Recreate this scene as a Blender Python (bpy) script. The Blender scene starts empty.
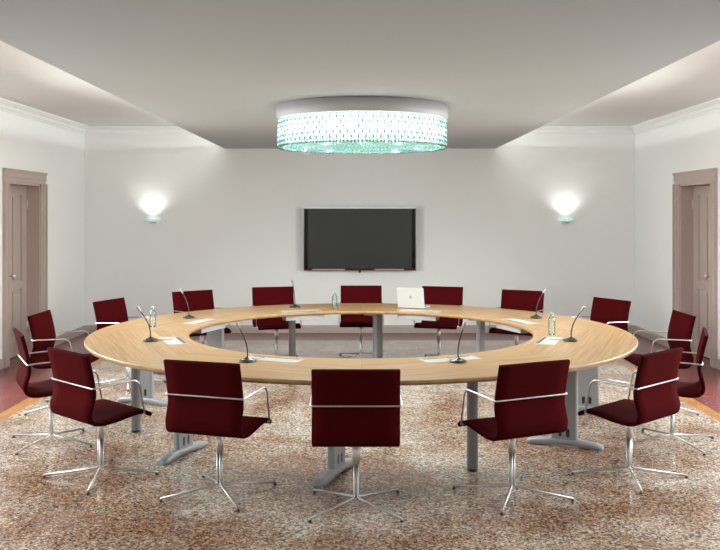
import bpy, bmesh, math, random
from mathutils import Vector, Matrix
random.seed(7)
C = bpy.context.scene
COL = C.collection
R = math.radians
PI = math.pi

# ------------------------------------------------------------------ camera
cam_d = bpy.data.cameras.new('camera')
cam = bpy.data.objects.new('camera', cam_d)
COL.objects.link(cam)
cam.location = (0, 0, 1.85)
cam.rotation_euler = (R(90), 0, 0)
cam_d.sensor_width = 36
cam_d.lens = 43.3
cam_d.shift_y = -61 / 720
cam_d.clip_start = .05
C.camera = cam

# ------------------------------------------------------------------ world, light, exposure
w = bpy.data.worlds.new('world')
C.world = w
w.use_nodes = True
w.node_tree.nodes['Background'].inputs[0].default_value = (.75, .86, 1, 1)
w.node_tree.nodes['Background'].inputs[1].default_value = .6
C.view_settings.view_transform = 'Standard'
C.view_settings.look = 'None'
C.view_settings.gamma = 1
C.view_settings.exposure = .33
C.view_settings.use_curve_mapping = False

REAR_FILL = 30      # added fill behind each rear opening
SIDE_FILL = 120     # added fill at each side opening, out of view
COVE = 105
CHAND_SPOTS = 400
CHAND_GLOW = .8
CHAND_BULBS = 13
OVERHEAD_FILL = 5  # each added overhead lamp, no fixture built
SCONCE = 10

def area(name, loc, rot, sx, sy, power, col=(1, 1, 1), shape='RECTANGLE', spread=180):
    d = bpy.data.lights.new(name, 'AREA')
    d.shape = shape
    d.size = sx
    d.size_y = sy
    d.energy = power
    d.color = col
    d.spread = R(spread)
    o = bpy.data.objects.new(name, d)
    o.location = loc
    o.rotation_euler = rot
    COL.objects.link(o)
    return o

# room measures
HW = 4.29        # half width
YB = 13.5        # back wall
YR = -3.0        # rear wall behind the camera
HC = 3.21        # main ceiling
PZ = 2.87        # underside of the lowered ceiling panel
PW = 2.115       # its half width
TC = Vector((0.01, 8.27, 0))

for s in (-1, 1):
    area('daylight_rear', (s * 3.15, YR - .12, 1.7), (R(90), 0, 0), 1.5, 2.1, REAR_FILL, (.95, 1, .99))  # added fill lamp outside the unseen rear wall openings
    for y, q in ((2.6, .12), (5.7, .6), (8.8, 1.05)):
        area('daylight_side', (s * (HW + .22), y, 1.75), (0, R(66) * s, 0), 1.6, 1.3, SIDE_FILL * q, (.955, 1, .985), spread=140)  # added fill lamps outside the unseen side wall openings
    area('recessed_downlight', (s * 1.25, 2.4, PZ - .012), (R(14), 0, 0), .5, .5, OVERHEAD_FILL, (.96, 1, .985))  # overhead lamps added out of view to brighten table and floor
    area('recessed_downlight', (s * 1.25, .2, PZ - .012), (R(20), 0, 0), .5, .5, OVERHEAD_FILL, (.96, 1, .985))
    # cove strip light standing on the lowered panel, shining outwards and up
    area('cove_light', (s * (PW - .30), 7.4, PZ + .07), (0, R(-155) * s, 0), .05, 11.6, COVE, (.95, 1, .985))

# ------------------------------------------------------------------ node helpers
def mat(name):
    m = bpy.data.materials.new(name)
    m.use_nodes = True
    nt = m.node_tree
    b = nt.nodes['Principled BSDF']
    return m, nt, b

def plain(name, col, rough=.5, metal=0, bump=0, bscale=200, spec=.5, var=0):
    m, nt, b = mat(name)
    b.inputs['Base Color'].default_value = (*col, 1)
    b.inputs['Roughness'].default_value = rough
    b.inputs['Metallic'].default_value = metal
    b.inputs['Specular IOR Level'].default_value = spec
    tc = nt.nodes.new('ShaderNodeTexCoord')
    nz = nt.nodes.new('ShaderNodeTexNoise')
    nz.inputs['Scale'].default_value = bscale
    nt.links.new(tc.outputs['Object'], nz.inputs['Vector'])
    if var:
        mx = nt.nodes.new('ShaderNodeMixRGB')
        mx.inputs[1].default_value = (*[c * (1 - var) for c in col], 1)
        mx.inputs[2].default_value = (*[min(1, c * (1 + var)) for c in col], 1)
        nt.links.new(nz.outputs['Fac'], mx.inputs[0])
        nt.links.new(mx.outputs[0], b.inputs['Base Color'])
    if bump:
        bp = nt.nodes.new('ShaderNodeBump')
        bp.inputs['Strength'].default_value = bump
        bp.inputs['Distance'].default_value = .002
        nt.links.new(nz.outputs['Fac'], bp.inputs['Height'])
        nt.links.new(bp.outputs[0], b.inputs['Normal'])
    return m

def emis(name, col, strength):
    m, nt, b = mat(name)
    b.inputs['Base Color'].default_value = (*col, 1)
    b.inputs['Emission Color'].default_value = (*col, 1)
    b.inputs['Emission Strength'].default_value = strength
    return m

def ramp(nt, stops, interp='LINEAR'):
    r = nt.nodes.new('ShaderNodeValToRGB')
    cr = r.color_ramp
    cr.interpolation = interp
    while len(cr.elements) < len(stops):
        cr.elements.new(.5)
    for e, (p, c) in zip(cr.elements, stops):
        e.position = p
        e.color = (*c, 1)
    return r

def terrazzo(name, stops, base_a, base_b, scale, rough, chips=.75, big=.9):
    m, nt, b = mat(name)
    L = nt.links.new
    tc = nt.nodes.new('ShaderNodeTexCoord')
    vo = nt.nodes.new('ShaderNodeTexVoronoi')
    vo.inputs['Scale'].default_value = scale
    L(tc.outputs['Object'], vo.inputs['Vector'])
    sep = nt.nodes.new('ShaderNodeSeparateColor')
    L(vo.outputs['Color'], sep.inputs[0])
    rp = ramp(nt, stops, 'CONSTANT')
    L(sep.outputs[0], rp.inputs[0])
    # matrix colour with broad drifts of tone
    nz = nt.nodes.new('ShaderNodeTexNoise')
    nz.inputs['Scale'].default_value = big
    nz.inputs['Detail'].default_value = 5
    nz.inputs['Roughness'].default_value = .6
    L(tc.outputs['Object'], nz.inputs['Vector'])
    r2 = ramp(nt, [(.42, base_a), (.58, base_b)])
    L(nz.outputs['Fac'], r2.inputs[0])
    # chips cover part of the matrix
    vo2 = nt.nodes.new('ShaderNodeTexVoronoi')
    vo2.inputs['Scale'].default_value = scale * 1.7
    L(tc.outputs['Object'], vo2.inputs['Vector'])
    sep2 = nt.nodes.new('ShaderNodeSeparateColor')
    L(vo2.outputs['Color'], sep2.inputs[0])
    r3 = ramp(nt, stops, 'CONSTANT')
    L(sep2.outputs[1], r3.inputs[0])
    mixa = nt.nodes.new('ShaderNodeMixRGB')
    gt = nt.nodes.new('ShaderNodeMath'); gt.operation = 'GREATER_THAN'; gt.inputs[1].default_value = .45
    L(sep.outputs[2], gt.inputs[0])
    L(gt.outputs[0], mixa.inputs[0])
    L(rp.outputs[0], mixa.inputs[1])
    L(r3.outputs[0], mixa.inputs[2])
    mix = nt.nodes.new('ShaderNodeMixRGB')
    mix.inputs[0].default_value = chips
    L(r2.outputs[0], mix.inputs[1])
    L(mixa.outputs[0], mix.inputs[2])
    mul = nt.nodes.new('ShaderNodeMixRGB')
    mul.blend_type = 'OVERLAY'
    mul.inputs[0].default_value = .6
    L(mix.outputs[0], mul.inputs[1])
    L(r2.outputs[0], mul.inputs[2])
    L(mul.outputs[0], b.inputs['Base Color'])
    b.inputs['Roughness'].default_value = rough
    b.inputs['Specular IOR Level'].default_value = .8
    return m

def wood(name, light, dark, sx, sy, rough=.28):
    m, nt, b = mat(name)
    L = nt.links.new
    tc = nt.nodes.new('ShaderNodeTexCoord')
    mp = nt.nodes.new('ShaderNodeMapping')
    mp.inputs['Scale'].default_value = (sx, sy, 3)
    L(tc.outputs['Object'], mp.inputs['Vector'])
    nz = nt.nodes.new('ShaderNodeTexNoise')
    nz.inputs['Scale'].default_value = 1
    nz.inputs['Detail'].default_value = 6
    nz.inputs['Roughness'].default_value = .65
    L(mp.outputs[0], nz.inputs['Vector'])
    rp = ramp(nt, [(.33, dark), (.5, tuple((a + c) / 2 for a, c in zip(light, dark))), (.66, light)])
    L(nz.outputs['Fac'], rp.inputs[0])
    L(rp.outputs[0], b.inputs['Base Color'])
    b.inputs['Roughness'].default_value = rough
    return m

M = {}
M['wall'] = plain('wall_paint', (.80, .80, .78), .8, bump=.15, bscale=60, spec=.2)
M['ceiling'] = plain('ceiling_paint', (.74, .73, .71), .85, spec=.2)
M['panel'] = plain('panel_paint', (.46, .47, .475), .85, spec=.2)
M['crown'] = plain('crown_paint', (.80, .80, .78), .7, spec=.3)
M['taupe'] = plain('taupe_paint', (.43, .335, .30), .45, var=.04, bscale=8)
M['base'] = plain('baseboard_paint', (.40, .335, .30), .5, var=.04, bscale=8)
M['terrazzo'] = terrazzo('terrazzo', [(0, (.025, .022, .02)), (.15, (.30, .15, .075)), (.32, (.46, .37, .30)),
                                      (.54, (.17, .115, .085)), (.67, (.62, .57, .51)), (.85, (.36, .25, .17))],
                         (.29, .18, .12), (.58, .57, .54), 62, .15, .84)
M['red_floor'] = terrazzo('red_terrazzo', [(0, (.12, .022, .026)), (.35, (.20, .045, .05)), (.7, (.27, .072, .074)), (.93, (.48, .30, .28))],
                          (.19, .045, .05), (.27, .072, .074), 55, .26, .6)
M['strip'] = terrazzo('amber_strip', [(0, (.36, .19, .06)), (.5, (.44, .26, .10)), (.85, (.52, .34, .16))],
                      (.36, .20, .07), (.46, .28, .11), 60, .2, .5)
M['oak'] = wood('oak_veneer', (.51, .31, .13), (.23, .118, .04), 1.3, 46)
M['oak_edge'] = wood('oak_edge', (.42, .25, .12), (.29, .16, .07), 9, 9, .4)
M['grey'] = plain('grey_lacquer', (.28, .295, .305), .4, .1)
M['white'] = plain('white_plastic', (.47, .47, .455), .35)
M['paleplate'] = plain('pale_plate', (.49, .48, .46), .3)
M['boxgrey'] = plain('box_grey', (.31, .30, .295), .4)
M['headgrey'] = plain('microphone_mesh', (.34, .34, .33), .4, .8)
M['black'] = plain('black_plastic', (.012, .012, .012), .35)
M['dark_grey'] = plain('dark_grey_metal', (.05, .052, .047), .35, .5)
M['cable'] = plain('grey_cable', (.22, .21, .19), .5)
M['chrome'] = plain('chrome', (.52, .51, .50), .34, 1)
M['satin'] = plain('satin_metal', (.66, .64, .62), .42, .9)
M['ring'] = plain('brushed_ring', (.40, .39, .385), .6, .2)
M['fabric'] = plain('burgundy_fabric', (.050, .0020, .0030), .95, bump=.5, bscale=700, spec=.04, var=.12)
M['piping'] = plain('dark_burgundy_edge', (.028, .002, .003), .95, spec=.03)
M['tv_black'] = plain('glossy_black', (.004, .004, .004), .08)
M['tv_silver'] = plain('silver_strip', (.82, .83, .84), .3, .2)  # bright reflection on the top bezel, painted as silver
M['tv_red'] = plain('dark_red_gloss', (.05, .012, .012), .15)  # reddish reflections along the bottom edge, put into the colour
M['screen'] = plain('screen_glass', (.025, .026, .025), .28, spec=.5)
M['water'] = None

def crystal_mat(name, tint, tw):
    m = bpy.data.materials.new(name)
    m.use_nodes = True
    nt = m.node_tree
    nt.nodes.clear()
    out = nt.nodes.new('ShaderNodeOutputMaterial')
    tr = nt.nodes.new('ShaderNodeBsdfTransparent')
    tr.inputs[0].default_value = (*tint, 1)
    gl = nt.nodes.new('ShaderNodeBsdfGlossy')
    gl.inputs['Color'].default_value = (.85, .98, .96, 1)
    gl.inputs['Roughness'].default_value = .12
    tl = nt.nodes.new('ShaderNodeBsdfTranslucent')
    tl.inputs[0].default_value = (.75, .95, .92, 1)
    m1 = nt.nodes.new('ShaderNodeMixShader')
    m1.inputs[0].default_value = tw
    nt.links.new(tr.outputs[0], m1.inputs[1])
    nt.links.new(tl.outputs[0], m1.inputs[2])
    fr = nt.nodes.new('ShaderNodeFresnel')
    fr.inputs[0].default_value = 1.6
    m2 = nt.nodes.new('ShaderNodeMixShader')
    nt.links.new(fr.outputs[0], m2.inputs[0])
    nt.links.new(m1.outputs[0], m2.inputs[1])
    nt.links.new(gl.outputs[0], m2.inputs[2])
    nt.links.new(m2.outputs[0], out.inputs[0])
    return m
M['crystal'] = crystal_mat('crystal', (.92, .97, .962), .2)
M['crystal_low'] = crystal_mat('crystal_underside', (.70, .84, .825), .3)
M['water'] = crystal_mat('clear_bottle', (.90, .93, .93), .06)
M['joint'] = plain('crystal_joint', (.10, .14, .14), .3, .3)  # dark dots painting the reflections seen in the crystals
M['glow'] = emis('lamp_diffuser', (.93, 1, .98), CHAND_GLOW)
M['bulb'] = emis('sconce_bulb', (1, 1, .96), 4)
m, nt, b = mat('green_glass')
b.inputs['Base Color'].default_value = (.58, .76, .74, 1)
b.inputs['Roughness'].default_value = .12
b.inputs['Transmission Weight'].default_value = .35
b.inputs['Emission Color'].default_value = (.45, .85, .8, 1)
b.inputs['Emission Strength'].default_value = .25
M['green_glass'] = m
m, nt, b = mat('window_glass')
nt.nodes.remove(b)
t_ = nt.nodes.new('ShaderNodeBsdfTransparent')
g_ = nt.nodes.new('ShaderNodeBsdfGlossy')
g_.inputs['Roughness'].default_value = .02
x_ = nt.nodes.new('ShaderNodeMixShader')
x_.inputs[0].default_value = .06
nt.links.new(t_.outputs[0], x_.inputs[1])
nt.links.new(g_.outputs[0], x_.inputs[2])
nt.links.new(x_.outputs[0], nt.nodes['Material Output'].inputs[0])
M['window_glass'] = m

# ------------------------------------------------------------------ mesh helpers
def box(bm, lo, hi, mi=0, bev=0, mtx=None):
    x0, y0, z0 = lo
    x1, y1, z1 = hi
    vs = [bm.verts.new(p) for p in ((x0, y0, z0), (x1, y0, z0), (x1, y1, z0), (x0, y1, z0),
                                    (x0, y0, z1), (x1, y0, z1), (x1, y1, z1), (x0, y1, z1))]
    fs = []
    for f in ((3, 2, 1, 0), (4, 5, 6, 7), (0, 1, 5, 4), (1, 2, 6, 5), (2, 3, 7, 6), (3, 0, 4, 7)):
        fc = bm.faces.new([vs[i] for i in f])
        fc.material_index = mi
        fs.append(fc)
    allv = vs
    if bev:
        es = list({e for f in fs for e in f.edges})
        res = bmesh.ops.bevel(bm, geom=es, offset=bev, segments=2, affect='EDGES', profile=.6)
        allv = list({v for f in res['faces'] for v in f.verts} | {v for v in vs if v.is_valid})
        for f in {f for v in allv for f in v.link_faces}:
            f.material_index = mi
    if mtx is not None:
        for v in allv:
            v.co = mtx @ v.co

def round_path(pts, r, n=5):
    pts = [Vector(p) for p in pts]
    out = [pts[0]]
    for i in range(1, len(pts) - 1):
        a, p, c = pts[i - 1], pts[i], pts[i + 1]
        d1 = (a - p)
        d2 = (c - p)
        q = min(r, d1.length * .45, d2.length * .45)
        s = p + d1.normalized() * q
        e = p + d2.normalized() * q
        for k in range(n + 1):
            t = k / n
            out.append(s * (1 - t) ** 2 + p * 2 * t * (1 - t) + e * t * t)
    out.append(pts[-1])
    return out

def tube(bm, pts, rad, seg=10, mi=0, caps=True, bend=0):
    pts = round_path(pts, bend) if bend else [Vector(p) for p in pts]
    rads = rad if isinstance(rad, (list, tuple)) else [rad] * len(pts)
    rings = []
    up = None
    for i, p in enumerate(pts):
        if i == 0:
            t = pts[1] - p
        elif i == len(pts) - 1:
            t = p - pts[i - 1]
        else:
            t = (pts[i + 1] - p).normalized() + (p - pts[i - 1]).normalized()
        t.normalize()
        if up is None:
            up = Vector((0, 0, 1)) if abs(t.z) < .9 else Vector((1, 0, 0))
        a = t.cross(up).normalized()
        bb = a.cross(t).normalized()
        up = bb
        rings.append([bm.verts.new(p + (a * math.cos(k * 2 * PI / seg) + bb * math.sin(k * 2 * PI / seg)) * rads[i]) for k in range(seg)])
    for r0, r1 in zip(rings, rings[1:]):
        for k in range(seg):
            f = bm.faces.new((r0[k], r0[(k + 1) % seg], r1[(k + 1) % seg], r1[k]))
            f.smooth = True
            f.material_index = mi
    if caps:
        f = bm.faces.new(rings[0][::-1]); f.material_index = mi
        f = bm.faces.new(rings[-1]); f.material_index = mi

def lathe(bm, prof, seg=24, c=(0, 0, 0), mi=0, smooth=True, a0=0, a1=2 * PI):
    full = abs(a1 - a0 - 2 * PI) < 1e-6
    n = seg if full else seg + 1
    rings = []
    for r, z in prof:
        if r < 1e-6:
            rings.append([bm.verts.new((c[0], c[1], c[2] + z))])
        else:
            rings.append([bm.verts.new((c[0] + r * math.cos(a0 + (a1 - a0) * k / seg), c[1] + r * math.sin(a0 + (a1 - a0) * k / seg), c[2] + z)) for k in range(n)])
    for r0, r1 in zip(rings, rings[1:]):
        for k in range(seg):
            k2 = (k + 1) % n
            if len(r0) == 1 and len(r1) == 1:
                continue
            if len(r0) == 1:
                f = bm.faces.new((r0[0], r1[k2], r1[k]))
            elif len(r1) == 1:
                f = bm.faces.new((r0[k], r0[k2], r1[0]))
            else:
                f = bm.faces.new((r0[k], r0[k2], r1[k2], r1[k]))
            f.smooth = smooth
            f.material_index = mi

def prism(bm, poly, axis_fn, t0, t1, mi=0):
    """extrude closed 2D polygon; axis_fn(u, v, t) gives the 3D point"""
    a = [bm.verts.new(axis_fn(u, v, t0)) for u, v in poly]
    b_ = [bm.verts.new(axis_fn(u, v, t1)) for u, v in poly]
    n = len(poly)
    for k in range(n):
        f = bm.faces.new((a[k], a[(k + 1) % n], b_[(k + 1) % n], b_[k]))
        f.material_index = mi
    f = bm.faces.new(a[::-1]); f.material_index = mi
    f = bm.faces.new(b_); f.material_index = mi

def obj(name, bm, mats, parent=None, loc=None, rotz=0, kind=None, label=None, cat=None, group=None, normals=True):
    if normals:
        bmesh.ops.recalc_face_normals(bm, faces=bm.faces)
    me = bpy.data.meshes.new(name)
    bm.to_mesh(me)
    bm.free()
    for m_ in (mats if isinstance(mats, (list, tuple)) else [mats]):
        me.materials.append(m_)
    o = bpy.data.objects.new(name, me)
    COL.objects.link(o)
    if parent is not None:
        o.parent = parent
    if loc is not None:
        o.location = loc
    o.rotation_euler = (0, 0, rotz)
    if kind: o['kind'] = kind
    if label: o['label'] = label
    if cat: o['category'] = cat
    if group: o['group'] = group
    return o

def thing(name, label, cat, loc=(0, 0, 0), rotz=0, group=None, kind=None):
    o = bpy.data.objects.new(name, None)
    o.empty_display_size = .1
    COL.objects.link(o)
    o.location = loc
    o.rotation_euler = (0, 0, rotz)
    if label: o['label'] = label
    if cat: o['category'] = cat
    if group: o['group'] = group
    if kind: o['kind'] = kind
    return o

def copy_tree(o, parent=None):
    c = o.copy()
    COL.objects.link(c)
    if parent is not None:
        c.parent = parent
    for ch in [x for x in ALLOBJ() if x.parent == o]:
        copy_tree(ch, c)
    return c

def ALLOBJ():
    return list(COL.objects)

NB = bmesh.new

# ------------------------------------------------------------------ floor
bm = NB()
SI, SO, BB = 3.2, 3.335, 12.68
def quad(x0, y0, x1, y1, mi):
    f = bm.faces.new([bm.verts.new(p) for p in ((x0, y0, 0), (x1, y0, 0), (x1, y1, 0), (x0, y1, 0))])
    f.material_index = mi
quad(-SI, YR, SI, BB, 0)
for s in (-1, 1):
    a, b_ = sorted((s * SI, s * SO)); quad(a, YR, b_, BB, 1)
    a, b_ = sorted((s * SO, s * (HW + .3))); quad(a, YR, b_, BB, 2)
quad(-HW - .3, BB, HW + .3, YB, 2)
obj('floor', bm, [M['terrazzo'], M['strip'], M['red_floor']], kind='structure')

# ------------------------------------------------------------------ walls
WT = .32
bm = NB(); box(bm, (-HW - WT, YB, 0), (HW + WT, YB + .2, HC + .1)); obj('wall_back', bm, M['wall'], kind='structure')
DY0, DY1, DH = 10.56, 11.60, 2.252      # door opening
def side_wall(name, s):
    bm = NB()
    def bx(y0, y1, z0, z1):
        a, b_ = sorted((s * HW, s * (HW + WT)))
        box(bm, (a, y0, z0), (b_, y1, z1))
    bx(YR, 1.9, 0, HC + .1); bx(3.3, 5.0, 0, HC + .1); bx(6.4, 8.1, 0, HC + .1); bx(9.5, DY0, 0, HC + .1); bx(DY1, YB, 0, HC + .1)
    for y0, y1 in ((1.9, 3.3), (5.0, 6.4), (8.1, 9.5)):
        bx(y0, y1, 0, .9); bx(y0, y1, 2.6, HC + .1)
    bx(DY0, DY1, DH, HC + .1)
    obj(name, bm, M['wall'], kind='structure')
side_wall('wall_left', -1)
side_wall('wall_right', 1)
bm = NB()
box(bm, (-HW, YR - .2, 0), (-3.95, YR, HC + .1)); box(bm, (3.95, YR - .2, 0), (HW, YR, HC + .1))
box(bm, (-2.35, YR - .2, 0), (2.35, YR, HC + .1))
for s in (-1, 1):
    a, b_ = sorted((s * 2.35, s * 3.95))
    box(bm, (a, YR - .2, 0), (b_, YR, .6)); box(bm, (a, YR - .2, 2.8), (b_, YR, HC + .1))
obj('wall_rear', bm, M['wall'], kind='structure')

# unseen windows added to carry fill light, behind and beside the camera
def added_window(n, mtx, wd, z0, z1):
    t = thing('window_%d' % n, None, None, kind='structure')
    t.matrix_world = mtx
    bm = NB()
    for a in (0, 1):
        x = -wd / 2 if a == 0 else wd / 2 - .06
        box(bm, (x, -.03, z0), (x + .06, .03, z1))
    box(bm, (-wd / 2, -.03, z0), (wd / 2, .03, z0 + .06)); box(bm, (-wd / 2, -.03, z1 - .06), (wd / 2, .03, z1))
    box(bm, (-.03, -.025, z0), (.03, .025, z1))
    obj('window_frame', bm, M['crown'], t)
    bm = NB(); box(bm, (-wd / 2 + .05, -.004, z0 + .05), (wd / 2 - .05, .004, z1 - .05)); obj('pane', bm, M['window_glass'], t)
added_window(1, Matrix.Translation((-3.15, YR - .08, 0)), 1.6, .6, 2.8)
added_window(2, Matrix.Translation((3.15, YR - .08, 0)), 1.6, .6, 2.8)
n = 3
for s in (-1, 1):
    for y in (2.6, 5.7, 8.8):
        added_window(n, Matrix.Translation((s * (HW + .12), y, 0)) @ Matrix.Rotation(R(90), 4, 'Z'), 1.4, .9, 2.6)
        n += 1

# ceiling: high ceiling and lowered panel
bm = NB(); box(bm, (-HW, YR, HC), (HW, YB, HC + .12)); obj('ceiling', bm, M['ceiling'], kind='structure')
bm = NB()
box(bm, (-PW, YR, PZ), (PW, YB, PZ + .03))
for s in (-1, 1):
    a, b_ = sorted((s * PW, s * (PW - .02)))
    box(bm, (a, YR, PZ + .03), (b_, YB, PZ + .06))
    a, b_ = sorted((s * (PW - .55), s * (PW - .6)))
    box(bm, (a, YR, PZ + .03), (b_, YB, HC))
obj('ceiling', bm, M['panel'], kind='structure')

# crown moulding
CP = [(0, 0), (.012, 0), (.018, .022), (.03, .028), (.045, .065), (.075, .085), (.085, .095), (.098, .10), (.10, .12), (0, .12)]
for nm, s in (('trim_1', -1), ('trim_2', 1)):
    bm = NB()
    prism(bm, CP, lambda u, v, t: (s * (HW - u), t, HC - .12 + v), YR, YB)
    obj(nm, bm, M['crown'], kind='structure')
bm = NB(); prism(bm, CP, lambda u, v, t: (t, YB - u, HC - .12 + v), -HW, HW); obj('trim_3', bm, M['crown'], kind='structure')

# baseboards
BP = [(0, 0), (.02, 0), (.02, .085), (.016, .092), (.016, .10), (.008, .118), (0, .118)]
AW = .175   # architrave width
for nm, s in (('baseboard_left', -1), ('baseboard_right', 1)):
    bm = NB()
    for y0, y1 in ((YR, DY0 - AW), (DY1 + AW, YB)):
        prism(bm, BP, lambda u, v, t: (s * (HW - u), t, v), y0, y1)
    obj(nm, bm, M['base'], kind='structure')
bm = NB(); prism(bm, BP, lambda u, v, t: (t, YB - u, v), -HW + .02, HW - .02); obj('baseboard_back', bm, M['base'], kind='structure')

# doors
def door(nm, s):
    t = thing(nm, None, None, kind='structure')
    t.location = (s * HW, (DY0 + DY1) / 2, 0)
    hw = (DY1 - DY0) / 2
    # local: u = into the wall (positive), y along wall
    def L(u, y, z): return (s * u, y, z)
    def bx(bm, u0, u1, y0, y1, z0, z1, bev=0):
        a, b_ = sorted((s * u0, s * u1))
        box(bm, (a, y0, z0), (b_, y1, z1), bev=bev)
    # architrave with stepped mouldings
    prof = [(0, 0), (0, .02), (AW, .045), (AW, 0)]
    bm = NB()
    for d in (-1, 1):
        ys = lambda a, b_: sorted((d * (hw + a), d * (hw + b_)))
        for a, b_, th in ((0, .06, .022), (.06, .075, .034), (.075, .14, .028), (.14, AW, .046)):
            y0, y1 = ys(a, b_)
            bx(bm, -th, .01, y0, y1, 0, DH)
    for a, b_, th in ((0, .05, .022), (.05, .065, .036), (.065, .118, .028), (.118, .132, .038), (.132, .152, .047)):
        bx(bm, -th, .01, -hw - AW, hw + AW, DH + a, DH + b_)
    obj('architrave', bm, M['taupe'], t)
    # jamb lining the reveal
    bm = NB()
    for d in (-1, 1):
        y0, y1 = sorted((d * (hw - .025), d * hw))
        bx(bm, -.005, .24, y0, y1, 0, DH)
        y0, y1 = sorted((d * (hw - .045), d * (hw - .025)))
        bx(bm, .20, .24, y0, y1, 0, DH - .025)
    bx(bm, -.005, .24, -hw, hw, DH - .03, DH)
    obj('jamb', bm, M['taupe'], t)
    # two leaves with raised and fielded panels, the far one wider
    u0, u1 = .165, .205
    zt = DH - .035
    meet = -.145
    for ya, yb, st, far in ((-hw + .027, meet - .002, .085, False), (meet + .002, hw - .027, .155, True)):
        bm = NB()
        def leafbox(a, b_, z0, z1, ua=u0, ub=u1, bev=0): bx(bm, ua, ub, a, b_, z0, z1, bev)
        leafbox(ya, ya + st, .01, zt); leafbox(yb - st, yb, .01, zt)
        for z0, z1 in ((.01, .2), (.88, .97), (zt - .11, zt)):
            leafbox(ya + st, yb - st, z0, z1)
        for z0, z1 in ((.2, .88), (.97, zt - .11)):
            pa, pb = ya + st, yb - st
            leafbox(pa, pb, z0, z1, u0 + .02, u1 - .005)
            leafbox(pa, pa + .014, z0, z1, u0 + .007, u0 + .02); leafbox(pb - .014, pb, z0, z1, u0 + .007, u0 + .02)
            leafbox(pa + .014, pb - .014, z0, z0 + .014, u0 + .007, u0 + .02); leafbox(pa + .014, pb - .014, z1 - .014, z1, u0 + .007, u0 + .02)
            if pb - pa > .12:
                leafbox(pa + .04, pb - .04, z0 + .04, z1 - .04, u0 + .006, u0 + .02)
        lf = obj('leaf', bm, M['taupe'], t)
        if far:
            bm = NB()
            ky, kz = meet + .07, 1.06
            tube(bm, [L(u0, ky, kz), L(u0 - .010, ky, kz)], .034, 18)
            tube(bm, [L(u0 - .008, ky, kz), L(u0 - .03, ky, kz), L(u0 - .04, ky, kz), L(u0 - .055, ky, kz), L(u0 - .072, ky, kz), L(u0 - .078, ky, kz)],
                 [.011, .011, .026, .035, .026, .01], 18)
            obj('knob', bm, M['satin'], lf, label='round satin metal door knob')
        he = yb - .004 if far else ya + .004
        for z in (.35, 1.98):
            bm = NB()
            tube(bm, [L(u0 - .008, he, z - .06), L(u0 - .008, he, z + .06)], .010, 10)
            obj('hinge', bm, M['satin'], lf)
    # back of the recess
    bm = NB(); bx(bm, .24, .26, -hw, hw, 0, DH); obj('backing', bm, M['black'], t)
door('door_1', -1)
door('door_2', 1)

# ------------------------------------------------------------------ conference table
RO, RI, TH, TZ = 2.52, 1.615, .035, .74
table = thing('conference_table', 'large ring-shaped oak veneer conference table on grey legs', 'table', TC)

def ang(a):      # angle from the front (towards camera), positive towards the right
    return Vector((math.sin(a), -math.cos(a), 0))

for k in range(8):
    ca = R(22.5 + 45 * k)
    # local frame: x = tangent, y = outward;  so that grain runs along x
    bm = NB()
    N = 18
    g = .0012 / 2
    ha = R(22.5)
    def ring(r, z):
        return [bm.verts.new((r * math.sin(t), r * math.cos(t), z)) for t in
                [-ha + g / r + (2 * ha - 2 * g / r) * i / N for i in range(N + 1)]]
    bv = .004
    prof = [(RI + bv, TZ), (RO - bv, TZ), (RO, TZ - bv), (RO, TZ - .019), (RO - .014, TZ - TH), (RI + .014, TZ - TH), (RI, TZ - .019), (RI, TZ - bv)]
    rg = [ring(r, z) for r, z in prof]
    for j in range(8):
        a, b_ = rg[j], rg[(j + 1) % 8]
        for i in range(N):
            f = bm.faces.new((a[i], a[i + 1], b_[i + 1], b_[i]))
            f.material_index = 0 if j == 0 else 1
    bm.faces.new([r[0] for r in rg]).material_index = 1
    bm.faces.new([r[-1] for r in rg][::-1]).material_index = 1
    bm.normal_update()
    o = obj('tabletop_segment', bm, [M['oak'], M['oak_edge']], table)
    # local +Y must map to outward direction ang(ca)
    d = ang(ca)
    o.rotation_euler = (0, 0, math.atan2(d.y, d.x) - PI / 2)

# slim rail beneath
for k in range(8):
    ca = R(22.5 + 45 * k)
    d = ang(ca)
    rz = math.atan2(d.y, d.x) - PI / 2
    bm = NB()
    box(bm, (-.72, 2.02, TZ - TH - .045), (.72, 2.07, TZ - TH), bev=.003)
    o = obj('support_rail', bm, M['grey'], table)
    o.rotation_euler = (0, 0, rz)
    # cable box with flush lid near the inner rim
    bm = NB()
    box(bm, (-.23, RI + .02, TZ - .088), (.23, RI + .16, TZ - TH), bev=.004)
    cb = obj('cable_box', bm, M['boxgrey'], table, label='pale grey cable box under the inner rim')
    cb.rotation_euler = (0, 0, rz)
    bm = NB()
    box(bm, (-.235, RI + .08, TZ), (.235, RI + .25, TZ + .001))
    obj('lid', bm, M['paleplate'], cb, label='flush pale grey socket lid')
    bm = NB()
    box(bm, (-.20, RI + .088, TZ + .0009), (.20, RI + .112, TZ + .0014))
    obj('cable_slot', bm, M['black'], cb)

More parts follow.
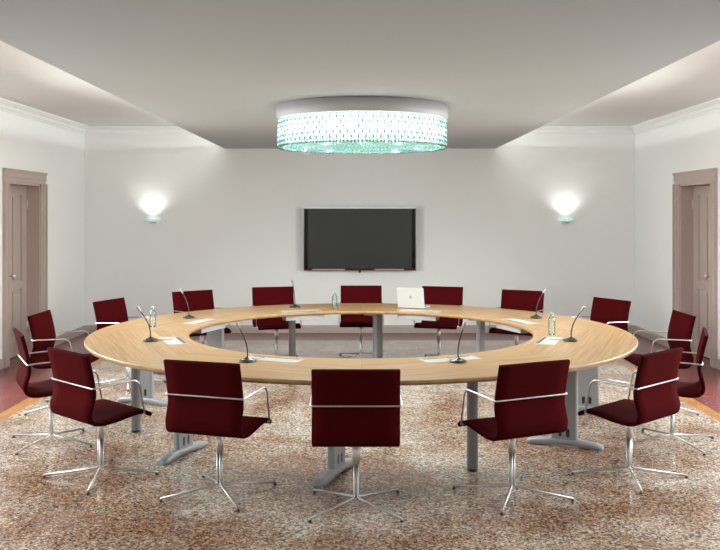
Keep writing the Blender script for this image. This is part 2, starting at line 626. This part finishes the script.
def t_leg():
    bm = NB()
    hgt = TZ - TH
    # column: flat rounded panel, local y = foot direction
    pl = []
    W, T = .105, .028
    for sx, sy, a0 in ((1, 1, 0), (-1, 1, 90), (-1, -1, 180), (1, -1, 270)):
        for q in range(5):
            a = R(a0 + q * 22.5)
            pl.append((sx * (T - .02) + .02 * math.cos(a), sy * (W - .02) + .02 * math.sin(a)))
    prism(bm, pl, lambda u, v, t: (u, v, t), .04, hgt)
    col_ = bm
    return col_
def foot_mesh():
    bm = NB()
    secs = [(-.30, .0, .030, .03), (-.29, .0, .042, .038), (-.25, 0, .045, .05), (-.12, .012, .04, .062), (-.10, .018, .038, .066),
            (.10, .018, .038, .066), (.12, .012, .04, .062), (.25, 0, .045, .05), (.29, .0, .042, .038), (.30, 0, .03, .03)]
    rings = []
    for y, zb, hw_, zt in secs:
        sec = [(-hw_, zb), (-hw_, zt * .65), (-hw_ * .8, zt * .9), (-hw_ * .45, zt), (hw_ * .45, zt), (hw_ * .8, zt * .9), (hw_, zt * .65), (hw_, zb)]
        rings.append([bm.verts.new((x, y, z)) for x, z in sec])
    for a, b_ in zip(rings, rings[1:]):
        for i in range(8):
            f = bm.faces.new((a[i], a[(i + 1) % 8], b_[(i + 1) % 8], b_[i]))
            f.smooth = True
    bm.faces.new(rings[0]); bm.faces.new(rings[-1][::-1])
    return bm
leg_me = foot_me = slot_me = None
for seg in (-22.5, -112.5, 157.5, 67.5):
    for off in (-17.7, 17.0 if seg == 157.5 else 17.7):
        p = ang(R(seg + off)) * 2.12
        d = ang(R(seg))
        rz = math.atan2(d.y, d.x) - PI / 2
        if leg_me is None:
            l = obj('table_leg', t_leg(), M['grey'], table); leg_me = l.data
            f = obj('foot', foot_mesh(), M['grey'], l); foot_me = f.data
            sl = []
            for y in (-.03, .03):
                bm = NB()
                pl = [(math.cos(R(q * 30)) * .014 + y, math.sin(R(q * 30)) * .014 + (.135 if 0 <= q <= 6 else .095)) for q in range(12)]
                prism(bm, pl, lambda u, v, t: (t, u, v), -.0290, .0290)
                sl.append(obj('cable_cutout', bm, M['black'], l).data)
            bm = NB(); box(bm, (-.06, -.3, TZ - TH - .04), (.06, .3, TZ - TH - .002), bev=.006); hd = obj('top_bracket', bm, M['grey'], l)
        else:
            l = bpy.data.objects.new('table_leg', leg_me); COL.objects.link(l); l.parent = table
            for nm, me in (('foot', foot_me), ('cable_cutout', sl[0]), ('cable_cutout', sl[1]), ('top_bracket', hd.data)):
                q = bpy.data.objects.new(nm, me); COL.objects.link(q); q.parent = l
        l.location = p
        l.rotation_euler = (0, 0, rz)
post_me = None
for a, rp_ in ((21.6, 2.175), (112.5, 2.12), (-64.5, 2.12), (-157.5, 2.12)):
    p = ang(R(a)) * rp_
    if post_me is None:
        bm = NB(); lathe(bm, [(0, .02), (.04, .02), (.04, TZ - TH - .01), (.07, TZ - TH - .008), (.07, TZ - TH), (0, TZ - TH)], 28)
        l = obj('table_leg', bm, M['grey'], table); post_me = l.data
        bm = NB(); lathe(bm, [(0, 0), (.036, 0), (.038, .004), (.038, .02), (0, .02)], 24)
        c_ = obj('foot_cap', bm, M['black'], l); cap_me = c_.data
    else:
        l = bpy.data.objects.new('table_leg', post_me); COL.objects.link(l); l.parent = table
        c_ = bpy.data.objects.new('foot_cap', cap_me); COL.objects.link(c_); c_.parent = l
    l.location = p

# ------------------------------------------------------------------ chairs
def catmull(pts, n=6):
    out = []
    P = [pts[0]] + list(pts) + [pts[-1]]
    for i in range(1, len(P) - 2):
        p0, p1, p2, p3 = [Vector(q) for q in P[i - 1:i + 3]]
        for k in range(n):
            t = k / n
            out.append(.5 * ((2 * p1) + (p2 - p0) * t + (2 * p0 - 5 * p1 + 4 * p2 - p3) * t * t + (3 * p1 - p0 - 3 * p2 + p3) * t ** 3))
    out.append(Vector(P[-2]))
    return out

SW = .269    # half width of the shell
def make_chair():
    t = thing('swivel_chair', 'x', 'chair')
    key = [(-.254, .909), (-.229, .81), (-.208, .71), (-.200, .63), (-.217, .56), (-.230, .51), (-.216, .458), (-.16, .436), (-.05, .440),
           (.06, .458), (.14, .467), (.20, .460), (.243, .436)]
    pr = catmull([(a, b_, 0) for a, b_ in key], 5)
    th = .013
    def shell(i0, i1, name, xw):
        bm = NB()
        up, dn = [], []
        for i in range(i0, i1 + 1):
            p = pr[i]
            tg = (pr[min(i + 1, len(pr) - 1)] - pr[max(i - 1, 0)]).normalized()
            nrm = Vector((tg.y, -tg.x, 0))     # side facing the sitter
            if nrm.y < 0 and abs(nrm.y) > abs(nrm.x): nrm = -nrm
            up.append(p - nrm * th); dn.append(p + nrm * th)
        nx = 6
        def row(p, w, c=0):
            return [bm.verts.new((w * (2 * k / nx - 1), p.x, p.y)) for k in range(nx + 1)]
        U = [row(p, xw - .004) for p in up]
        D = [row(p, xw - .004) for p in dn]
        def grid(G, fl):
            for a, b_ in zip(G, G[1:]):
                for k in range(nx):
                    f = bm.faces.new((a[k], a[k + 1], b_[k + 1], b_[k])); f.smooth = True; f.material_index = fl
        grid(U, 0); grid(D, 0)
        # rounded welt along the sides
        for e, sx in ((0, -1), (nx, 1)):
            mid = [bm.verts.new((sx * xw, (a.x + b_.x) / 2, (a.y + b_.y) / 2)) for a, b_ in zip(up, dn)]
            for i in range(len(up) - 1):
                f = bm.faces.new((U[i][e], U[i + 1][e], mid[i + 1], mid[i])); f.material_index = 1; f.smooth = True
                f = bm.faces.new((D[i][e], D[i + 1][e], mid[i + 1], mid[i])); f.material_index = 1; f.smooth = True
            bm.faces.new((U[0][e], mid[0], D[0][e])).material_index = 1
            bm.faces.new((U[-1][e], mid[-1], D[-1][e])).material_index = 1
        for q in (0, -1):
            for k in range(nx):
                f = bm.faces.new((U[q][k], U[q][k + 1], D[q][k + 1], D[q][k])); f.material_index = 1
        return obj(name, bm, [M['fabric'], M['piping']], t)
    cut = 30
    shell(0, cut, 'backrest', SW)
    shell(cut, len(pr) - 1, 'seat', SW)
    # arm rod: wraps behind the back and runs forward, then down to the seat edge
    bm = NB()
    aw = SW + .012
    path = [(-aw, .178, .454), (-aw, .135, .672), (-aw, .10, .700), (-aw, -.16, .690), (-aw, -.222, .684),
            (aw, -.222, .684), (aw, -.16, .690), (aw, .10, .700), (aw, .135, .672), (aw, .178, .454)]
    tube(bm, path, .0058, 10, bend=.02)
    tube(bm, [(-aw, .178, .456), (aw, .178, .456)], .006, 8)
    obj('armrest_rod', bm, M['chrome'], t)
    # under-seat plate
    bm = NB()
    box(bm, (-.09, -.09, .405), (.09, .09, .42), bev=.003)
    lathe(bm, [(0, .40), (.03, .40), (.05, .408), (0, .41)], 20)
    obj('seat_plate', bm, M['satin'], t)
    bm = NB()
    lathe(bm, [(0, .275), (.0235, .275), (.0235, .405), (0, .405)], 24)
    obj('column', bm, M['satin'], t)
    for k in range(4):
        a = R(45 + 90 * k)
        c, s = math.cos(a), math.sin(a)
        bm = NB()
        tube(bm, [(c * .0135, s * .0135, .28), (c * .0135, s * .0135, .062), (c * .395, s * .395, .018)], .0078, 10, bend=.022)
        lg = obj('leg', bm, M['chrome'], t)
        bm = NB()
        lathe(bm, [(0, 0), (.011, 0), (.012, .004), (.009, .012), (0, .012)], 14, c=(c * .39, s * .39, 0))
        obj('glide', bm, M['black'], lg)
    return t

CH = [  # x, y of the hub, facing angle measured from +Y towards +X (deg), base twist, label
    (-.025, 5.475, 0, 0, 'burgundy swivel chair nearest the camera, its back seen square on'),
    (-.93, 5.74, 18, 1, 'burgundy swivel chair immediately left of the nearest, central front chair'),
    (1.00, 5.70, -25, -1, 'burgundy swivel chair immediately right of the nearest, central front chair'),
    (-1.83, 6.11, 43, -3, 'burgundy swivel chair at the front left curve, overlapping the leftmost chair behind it'),
    (1.90, 6.11, -42, 3, 'burgundy swivel chair at the front right curve, overlapping the rightmost chair behind it'),
    (-2.50, 7.02, 62, 4, 'burgundy swivel chair furthest left, half hidden behind the front left chair'),
    (2.53, 7.02, -70, 8, 'burgundy swivel chair furthest right, seen almost edge on behind the front right chair'),
    (-2.80, 8.24, 90, 0, 'burgundy swivel chair at the left end of the table, standing before the left door'),
    (2.83, 8.24, -90, 0, 'burgundy swivel chair at the right end of the table, standing before the right door'),
    (-2.52, 9.42, 110, 10, 'burgundy swivel chair by the left back corner of the room, behind a gooseneck microphone'),
    (2.57, 9.46, -120, 5, 'burgundy swivel chair by the right back corner of the room beyond the table'),
    (-1.90, 10.40, 143, 0, 'burgundy swivel chair beyond the table, below the left wall light'),
    (1.89, 10.45, -152, 0, 'burgundy swivel chair beyond the table, below and left of the right wall light'),
    (-1.055, 10.92, 164, 10, 'burgundy swivel chair beyond the table, under the left edge of the television'),
    (1.0, 10.98, -164, 8, 'burgundy swivel chair beyond the table, partly covered by the white laptop'),
    (.015, 11.12, 180, 0, 'burgundy swivel chair centred beneath the television at the back of the table'),
]
proto = make_chair()
for i, (x, y, a, tw, lab) in enumerate(CH):
    o = proto if i == 0 else copy_tree(proto)
    o.location = (x, y, 0)
    o.rotation_euler = (0, 0, R(-a))
    o['label'] = lab
    o['group'] = 'burgundy chairs around the conference table'
    for ch in [q for q in COL.objects if q.parent == o and q.name.split('.')[0] == 'leg']:
        ch.rotation_euler = (0, 0, R(-tw))

# ------------------------------------------------------------------ chandelier
CX, CY, CR = .02, 8.27, .812
ch = thing('ceiling_lamp', 'big round ceiling lamp with brushed metal band above a drum of lit crystals', 'lamp', (CX, CY, 0))
bm = NB()
lathe(bm, [(CR - .02, 2.745), (CR, 2.742), (CR + .003, 2.747), (CR + .003, PZ - .012), (CR - .012, PZ - .010), (CR - .012, PZ - .001), (CR - .04, PZ - .001)], 96)
lathe(bm, [(0, 2.750), (CR - .02, 2.745)], 96)
obj('metal_band', bm, M['ring'], ch, label='brushed metal band')
bm = NB()
lathe(bm, [(CR - .085, 2.74), (CR - .085, 2.52), (CR - .12, 2.505), (0, 2.505)], 72)
obj('light_diffuser', bm, M['glow'], ch, normals=True)
def crystal(bm, r, z0, z1, wd, dp, tw=0):
    """long faceted drop, centred at radius r along local +x"""
    zs = [(z1, .25), (z1 - (z1 - z0) * .16, 1), (z0 + (z1 - z0) * .22, 1), (z0, .25)]
    rings = []
    for z, f in zs:
        rings.append([bm.verts.new((r + dp * f * math.cos(q * PI / 3 + tw), wd * f * math.sin(q * PI / 3 + tw), z)) for q in range(6)])
    for a, b_ in zip(rings, rings[1:]):
        for q in range(6):
            bm.faces.new((a[q], a[(q + 1) % 6], b_[(q + 1) % 6], b_[q]))
    bm.faces.new(rings[0][::-1]); bm.faces.new(rings[-1])
def strand(bm, odd=False):
    r = CR - .018
    cuts = [2.735, 2.692, 2.606, 2.520, 2.477] if odd else [2.735, 2.649, 2.563, 2.477]
    for j, (zt, zb) in enumerate(zip(cuts, cuts[1:])):
        crystal(bm, r, zb + .007, zt, .0118, .012, j * .6 + (.5 if odd else 0))
        box(bm, (r + .004, -.0065, zb - .003), (r + .0135, .0065, zb + .012), 1)  # dark block standing in for a reflection between crystals
NS = 156
bm = NB(); strand(bm)
s0 = obj('crystal_strand', bm, [M['crystal'], M['joint']], ch)
order = sorted(range(NS), key=lambda k: math.sin(2 * PI * k / NS))   # nearest the camera first
s0.rotation_euler = (0, 0, 2 * PI * order[0] / NS)
bm = NB(); strand(bm, True)
s1 = bpy.data.meshes.new('crystal_strand'); bmesh.ops.recalc_face_normals(bm, faces=bm.faces); bm.to_mesh(s1); bm.free()
s1.materials.append(M['crystal']); s1.materials.append(M['joint'])
for k in order[1:100]:
    c = s0.copy(); COL.objects.link(c)
    if k % 2 != order[0] % 2:
        c.data = s1
    c.rotation_euler = (0, 0, 2 * PI * k / NS)
bm = NB()
for k in order[100:]:
    b2 = NB(); strand(b2, k % 2 != order[0] % 2)
    bmesh.ops.transform(b2, matrix=Matrix.Rotation(2 * PI * k / NS, 4, 'Z'), verts=b2.verts)
    tmp = bpy.data.meshes.new('tmp'); b2.to_mesh(tmp); b2.free()
    bm.from_mesh(tmp); bpy.data.meshes.remove(tmp)
obj('crystal_strands', bm, [M['crystal'], M['joint']], ch, kind='stuff')
bm = NB()
rr = CR - .065
while rr > .03:
    nn = max(4, int(2 * PI * rr / .042))
    for k in range(nn):
        a = 2 * PI * k / nn + rr
        p = Vector((rr * math.cos(a), rr * math.sin(a), 2.485))
        top = [bm.verts.new(p + Vector((.017 * math.cos(q * PI / 2 + a), .017 * math.sin(q * PI / 2 + a), .008))) for q in range(4)]
        tip = bm.verts.new(p + Vector((0, 0, -.014)))
        bm.faces.new(top)
        for q in range(4):
            bm.faces.new((top[q], tip, top[(q + 1) % 4]))
    rr -= .042
obj('underside_crystals', bm, M['crystal_low'], ch, kind='stuff', label='faceted crystals covering the underside')
for k in range(24):
    d = bpy.data.lights.new('lamp_bulb', 'POINT')
    d.energy = CHAND_BULBS / 24; d.color = (.95, 1, .985); d.shadow_soft_size = .018
    o = bpy.data.objects.new('lamp_bulb', d); COL.objects.link(o)
    a = 2 * PI * (k + .5) / 24
    o.location = (CX + .735 * math.cos(a), CY + .735 * math.sin(a), 2.62)
for k in range(10):
    d = bpy.data.lights.new('lamp_spot', 'SPOT')
    d.energy = CHAND_SPOTS / 10; d.color = (.95, 1, .98); d.shadow_soft_size = .02
    d.spot_size = R(174); d.spot_blend = .35
    o = bpy.data.objects.new('lamp_spot', d); COL.objects.link(o)
    a = 2 * PI * (k + .5) / 10
    o.location = (CX + .56 * math.cos(a), CY + .56 * math.sin(a), 2.497)

# ------------------------------------------------------------------ wall lights
def sconce(x, lab):
    t = thing('wall_light', lab, 'wall light', (x, YB, 1.757), group='pair of wall lights')
    bm = NB()
    lathe(bm, [(0, -.02), (.07, -.02), (.115, -.004), (.125, .014), (.12, .014), (.11, .0), (.068, -.012), (0, -.012)], 28, c=(0, -.02, 0), a0=PI, a1=2 * PI)
    obj('glass_bowl', bm, M['green_glass'], t, label='greenish glass half bowl')
    bm = NB()
    box(bm, (-.055, -.03, -.05), (.055, 0, .0), bev=.005)
    lathe(bm, [(0, -.045), (.04, -.045), (.045, -.03), (.03, -.018), (0, -.018)], 20, c=(.0, -.055, 0))
    obj('bracket', bm, M['satin'], t)
    bm = NB()
    tube(bm, [(-.045, -.06, .0), (.045, -.06, .0)], .008, 10)
    obj('lamp_tube', bm, M['bulb'], t)
    d = bpy.data.lights.new('sconce_spot', 'SPOT')
    d.energy = SCONCE; d.spot_size = R(135); d.spot_blend = 1; d.shadow_soft_size = .035; d.color = (1, 1, .97)
    o = bpy.data.objects.new('sconce_spot', d)
    COL.objects.link(o)
    o.location = (x, YB - .11, 1.80)
    o.rotation_euler = (R(180), 0, 0)
sconce(-3.225, 'small wall light on the left of the television, glowing upwards')
sconce(3.20, 'small wall light on the right of the television, glowing upwards')

# ------------------------------------------------------------------ television
tv = thing('television', 'large flat television with a dark switched-off screen on the back wall', 'television', (-.003, YB - .022, .008))
bm = NB(); box(bm, (-.85, -.075, .985), (.85, -.02, 1.945), bev=.006); obj('housing', bm, M['tv_black'], tv)
bm = NB()
box(bm, (-.865, -.095, .985), (-.805, -.075, 1.93), bev=.003); box(bm, (.805, -.095, .985), (.865, -.075, 1.93), bev=.003)
obj('bezel', bm, M['tv_black'], tv)
bm = NB(); box(bm, (-.865, -.097, 1.925), (.865, -.02, 1.958), bev=.003); obj('top_strip', bm, M['tv_silver'], tv, label='bright silver top strip')
bm = NB(); box(bm, (-.865, -.097, .968), (.865, -.07, 1.003), bev=.004); obj('bottom_strip', bm, M['tv_red'], tv, label='dark reddish glossy bottom strip')
bm = NB(); box(bm, (-.805, -.084, 1.003), (.805, -.075, 1.925)); obj('screen', bm, M['screen'], tv)
bm = NB(); tube(bm, [(0, -.1, .955), (0, -.085, .955)], .022, 16); obj('emblem', bm, M['dark_grey'], tv)
for a, b_ in ((-.74, -.23), (.23, .68)):
    bm = NB()
    box(bm, (a, -.0985, .976), (b_, -.0968, .993))
    obj('speaker_grille', bm, M['taupe'], tv)  # pinkish reflections on the bottom strip, painted as taupe bars
bm = NB(); box(bm, (-.25, -.02, 1.2), (.25, 0, 1.7)); obj('wall_bracket', bm, M['dark_grey'], tv)

# ------------------------------------------------------------------ microphones
def make_mic():
    t = thing('gooseneck_microphone', 'x', 'microphone')
    bm = NB()
    lathe(bm, [(0, 0), (.062, 0), (.066, .004), (.064, .010), (.05, .018), (.022, .026), (.014, .034), (0, .034)], 32)
    obj('base', bm, M['dark_grey'], t)
    bm = NB()
    pts = catmull([(0, 0, .03), (0, .004, .09), (0, .02, .15), (0, .055, .215), (0, .085, .26)], 6)
    tube(bm, pts, .0052, 10)
    obj('gooseneck', bm, M['black'], t)
    d = Vector((0, .5, .75)).normalized()
    p = Vector((0, .083, .257))
    bm = NB()
    tube(bm, [p, p + d * .015, p + d * .02, p + d * .055, p + d * .062], [.006, .010, .011, .011, .006], 14)
    obj('microphone_head', bm, M['headgrey'], t, label='grey mesh microphone head')
    bm = NB()
    box(bm, (-.012, .040, .017), (.012, .052, .0225), bev=.001)
    obj('talk_button', bm, M['satin'], t)
    bm = NB()
    tube(bm, [(0, -.06, .005), (.01, -.10, .004), (.0, -.16, .0065), (0, -.19, .0065)], .0028, 8, bend=.02)
    obj('cable', bm, M['cable'], t)
    return t
MICS = [  # x, y on the table, direction the neck leans (deg from +Y towards +X)
    (-1.83, 7.57, -112, 1, 'gooseneck microphone leaning left on the left curve of the table'),
    (1.845, 7.57, 112, 1, 'gooseneck microphone leaning right on the right curve of the table'),
    (-1.825, 9.24, -62, 1, 'gooseneck microphone in front of the chair below the left wall light'),
    (1.88, 9.24, 65, 1, 'gooseneck microphone at the right back of the table, behind the right bottle'),
    (-.775, 10.3, -20, 1, 'gooseneck microphone standing on the far side of the table under the television'),
    (-.846, 6.52, -142, 1, 'gooseneck microphone on the near rim between the front left chairs and the nearest chair'),
    (.734, 6.49, 160, 1, 'gooseneck microphone on the near rim just right of the nearest chair'),
]
mic = make_mic()
for i, (x, y, a, s, lab) in enumerate(MICS):
    o = mic if i == 0 else copy_tree(mic)
    o.location = (x, y, TZ + .0016)
    o.rotation_euler = (0, 0, R(-a))
    o['label'] = lab
    o['group'] = 'gooseneck microphones on the table'

# ------------------------------------------------------------------ bottles
def make_bottle():
    t = thing('water_bottle', 'x', 'bottle')
    bm = NB()
    lathe(bm, [(0, 0), (.028, 0), (.031, .004), (.031, .055), (.029, .06), (.031, .065), (.031, .135), (.026, .155), (.013, .175), (.012, .188), (0, .188)], 24)
    obj('body', bm, M['water'], t)
    bm = NB(); lathe(bm, [(0, .183), (.0145, .183), (.0145, .203), (.013, .205), (0, .205)], 18); obj('cap', bm, M['white'], t)
    return t
BT = [(-2.035, 8.5, 'small clear bottle on the left side of the table, behind the left gooseneck microphone'),
      (1.76, 7.95, 'small clear bottle on the right side of the table, behind the right socket lid'),
      (-.295, 10.1, 'small clear bottle on the far side of the table, left of the middle back chair')]
bt = make_bottle()
for i, (x, y, lab) in enumerate(BT):
    o = bt if i == 0 else copy_tree(bt)
    o.location = (x, y, TZ + .0016)
    o['label'] = lab
    o['group'] = 'clear bottles on the table'

# ------------------------------------------------------------------ laptop
lp = thing('laptop', 'open white laptop seen from behind on the far side of the table', 'laptop', (.60, 10.17, TZ + .0016), R(-22))
bm = NB(); box(bm, (-.165, 0, .004), (.165, .23, .020), bev=.005); obj('base', bm, M['white'], lp)
bm = NB()
for x in (-.14, .14):
    for y in (.02, .21):
        lathe(bm, [(0, 0), (.008, 0), (.008, .005), (0, .005)], 10, c=(x, y, 0))
obj('rubber_foot', bm, M['black'], lp)
bm = NB(); box(bm, (-.145, .075, .0201), (.145, .175, .0212)); obj('keyboard', bm, M['paleplate'], lp)
bm = NB(); box(bm, (-.045, .18, .0201), (.045, .222, .0208)); obj('trackpad', bm, M['paleplate'], lp)
ld = bpy.data.objects.new('tmp', None)
T = Matrix.Translation((0, .004, .018)) @ Matrix.Rotation(R(12), 4, 'X')
bm = NB(); box(bm, (-.165, -.006, 0), (.165, .004, .232), bev=.004, mtx=T); lid = obj('lid', bm, M['white'], lp)
bm = NB(); box(bm, (-.15, .0041, .02), (.15, .0050, .215), mtx=T); obj('screen', bm, M['black'], lid)
bm = NB()
# small fruit shaped emblem: two lobes with a bite and a leaf
pl = []
for q in range(28):
    a = 2 * PI * q / 28
    r = .0175 * (1 - .10 * math.cos(2 * a) ** 2 + .04 * math.cos(4 * a))
    x, z = r * math.cos(a) * 1.0, r * math.sin(a)
    if abs(a) < .45 or a > 2 * PI - .45:
        x -= .006
    pl.append((x, z + .12))
prism(bm, pl, lambda u, v, t_: tuple(T @ Vector((-u, t_, v))), -.0066, -.0060)
prism(bm, [(.001, .14), (.007, .143), (.009, .150), (.003, .147)], lambda u, v, t_: tuple(T @ Vector((-u, t_, v))), -.0066, -.0060)
obj('emblem', bm, M['cable'], lid, label='small grey emblem on the lid')
bpy.data.objects.remove(ld)
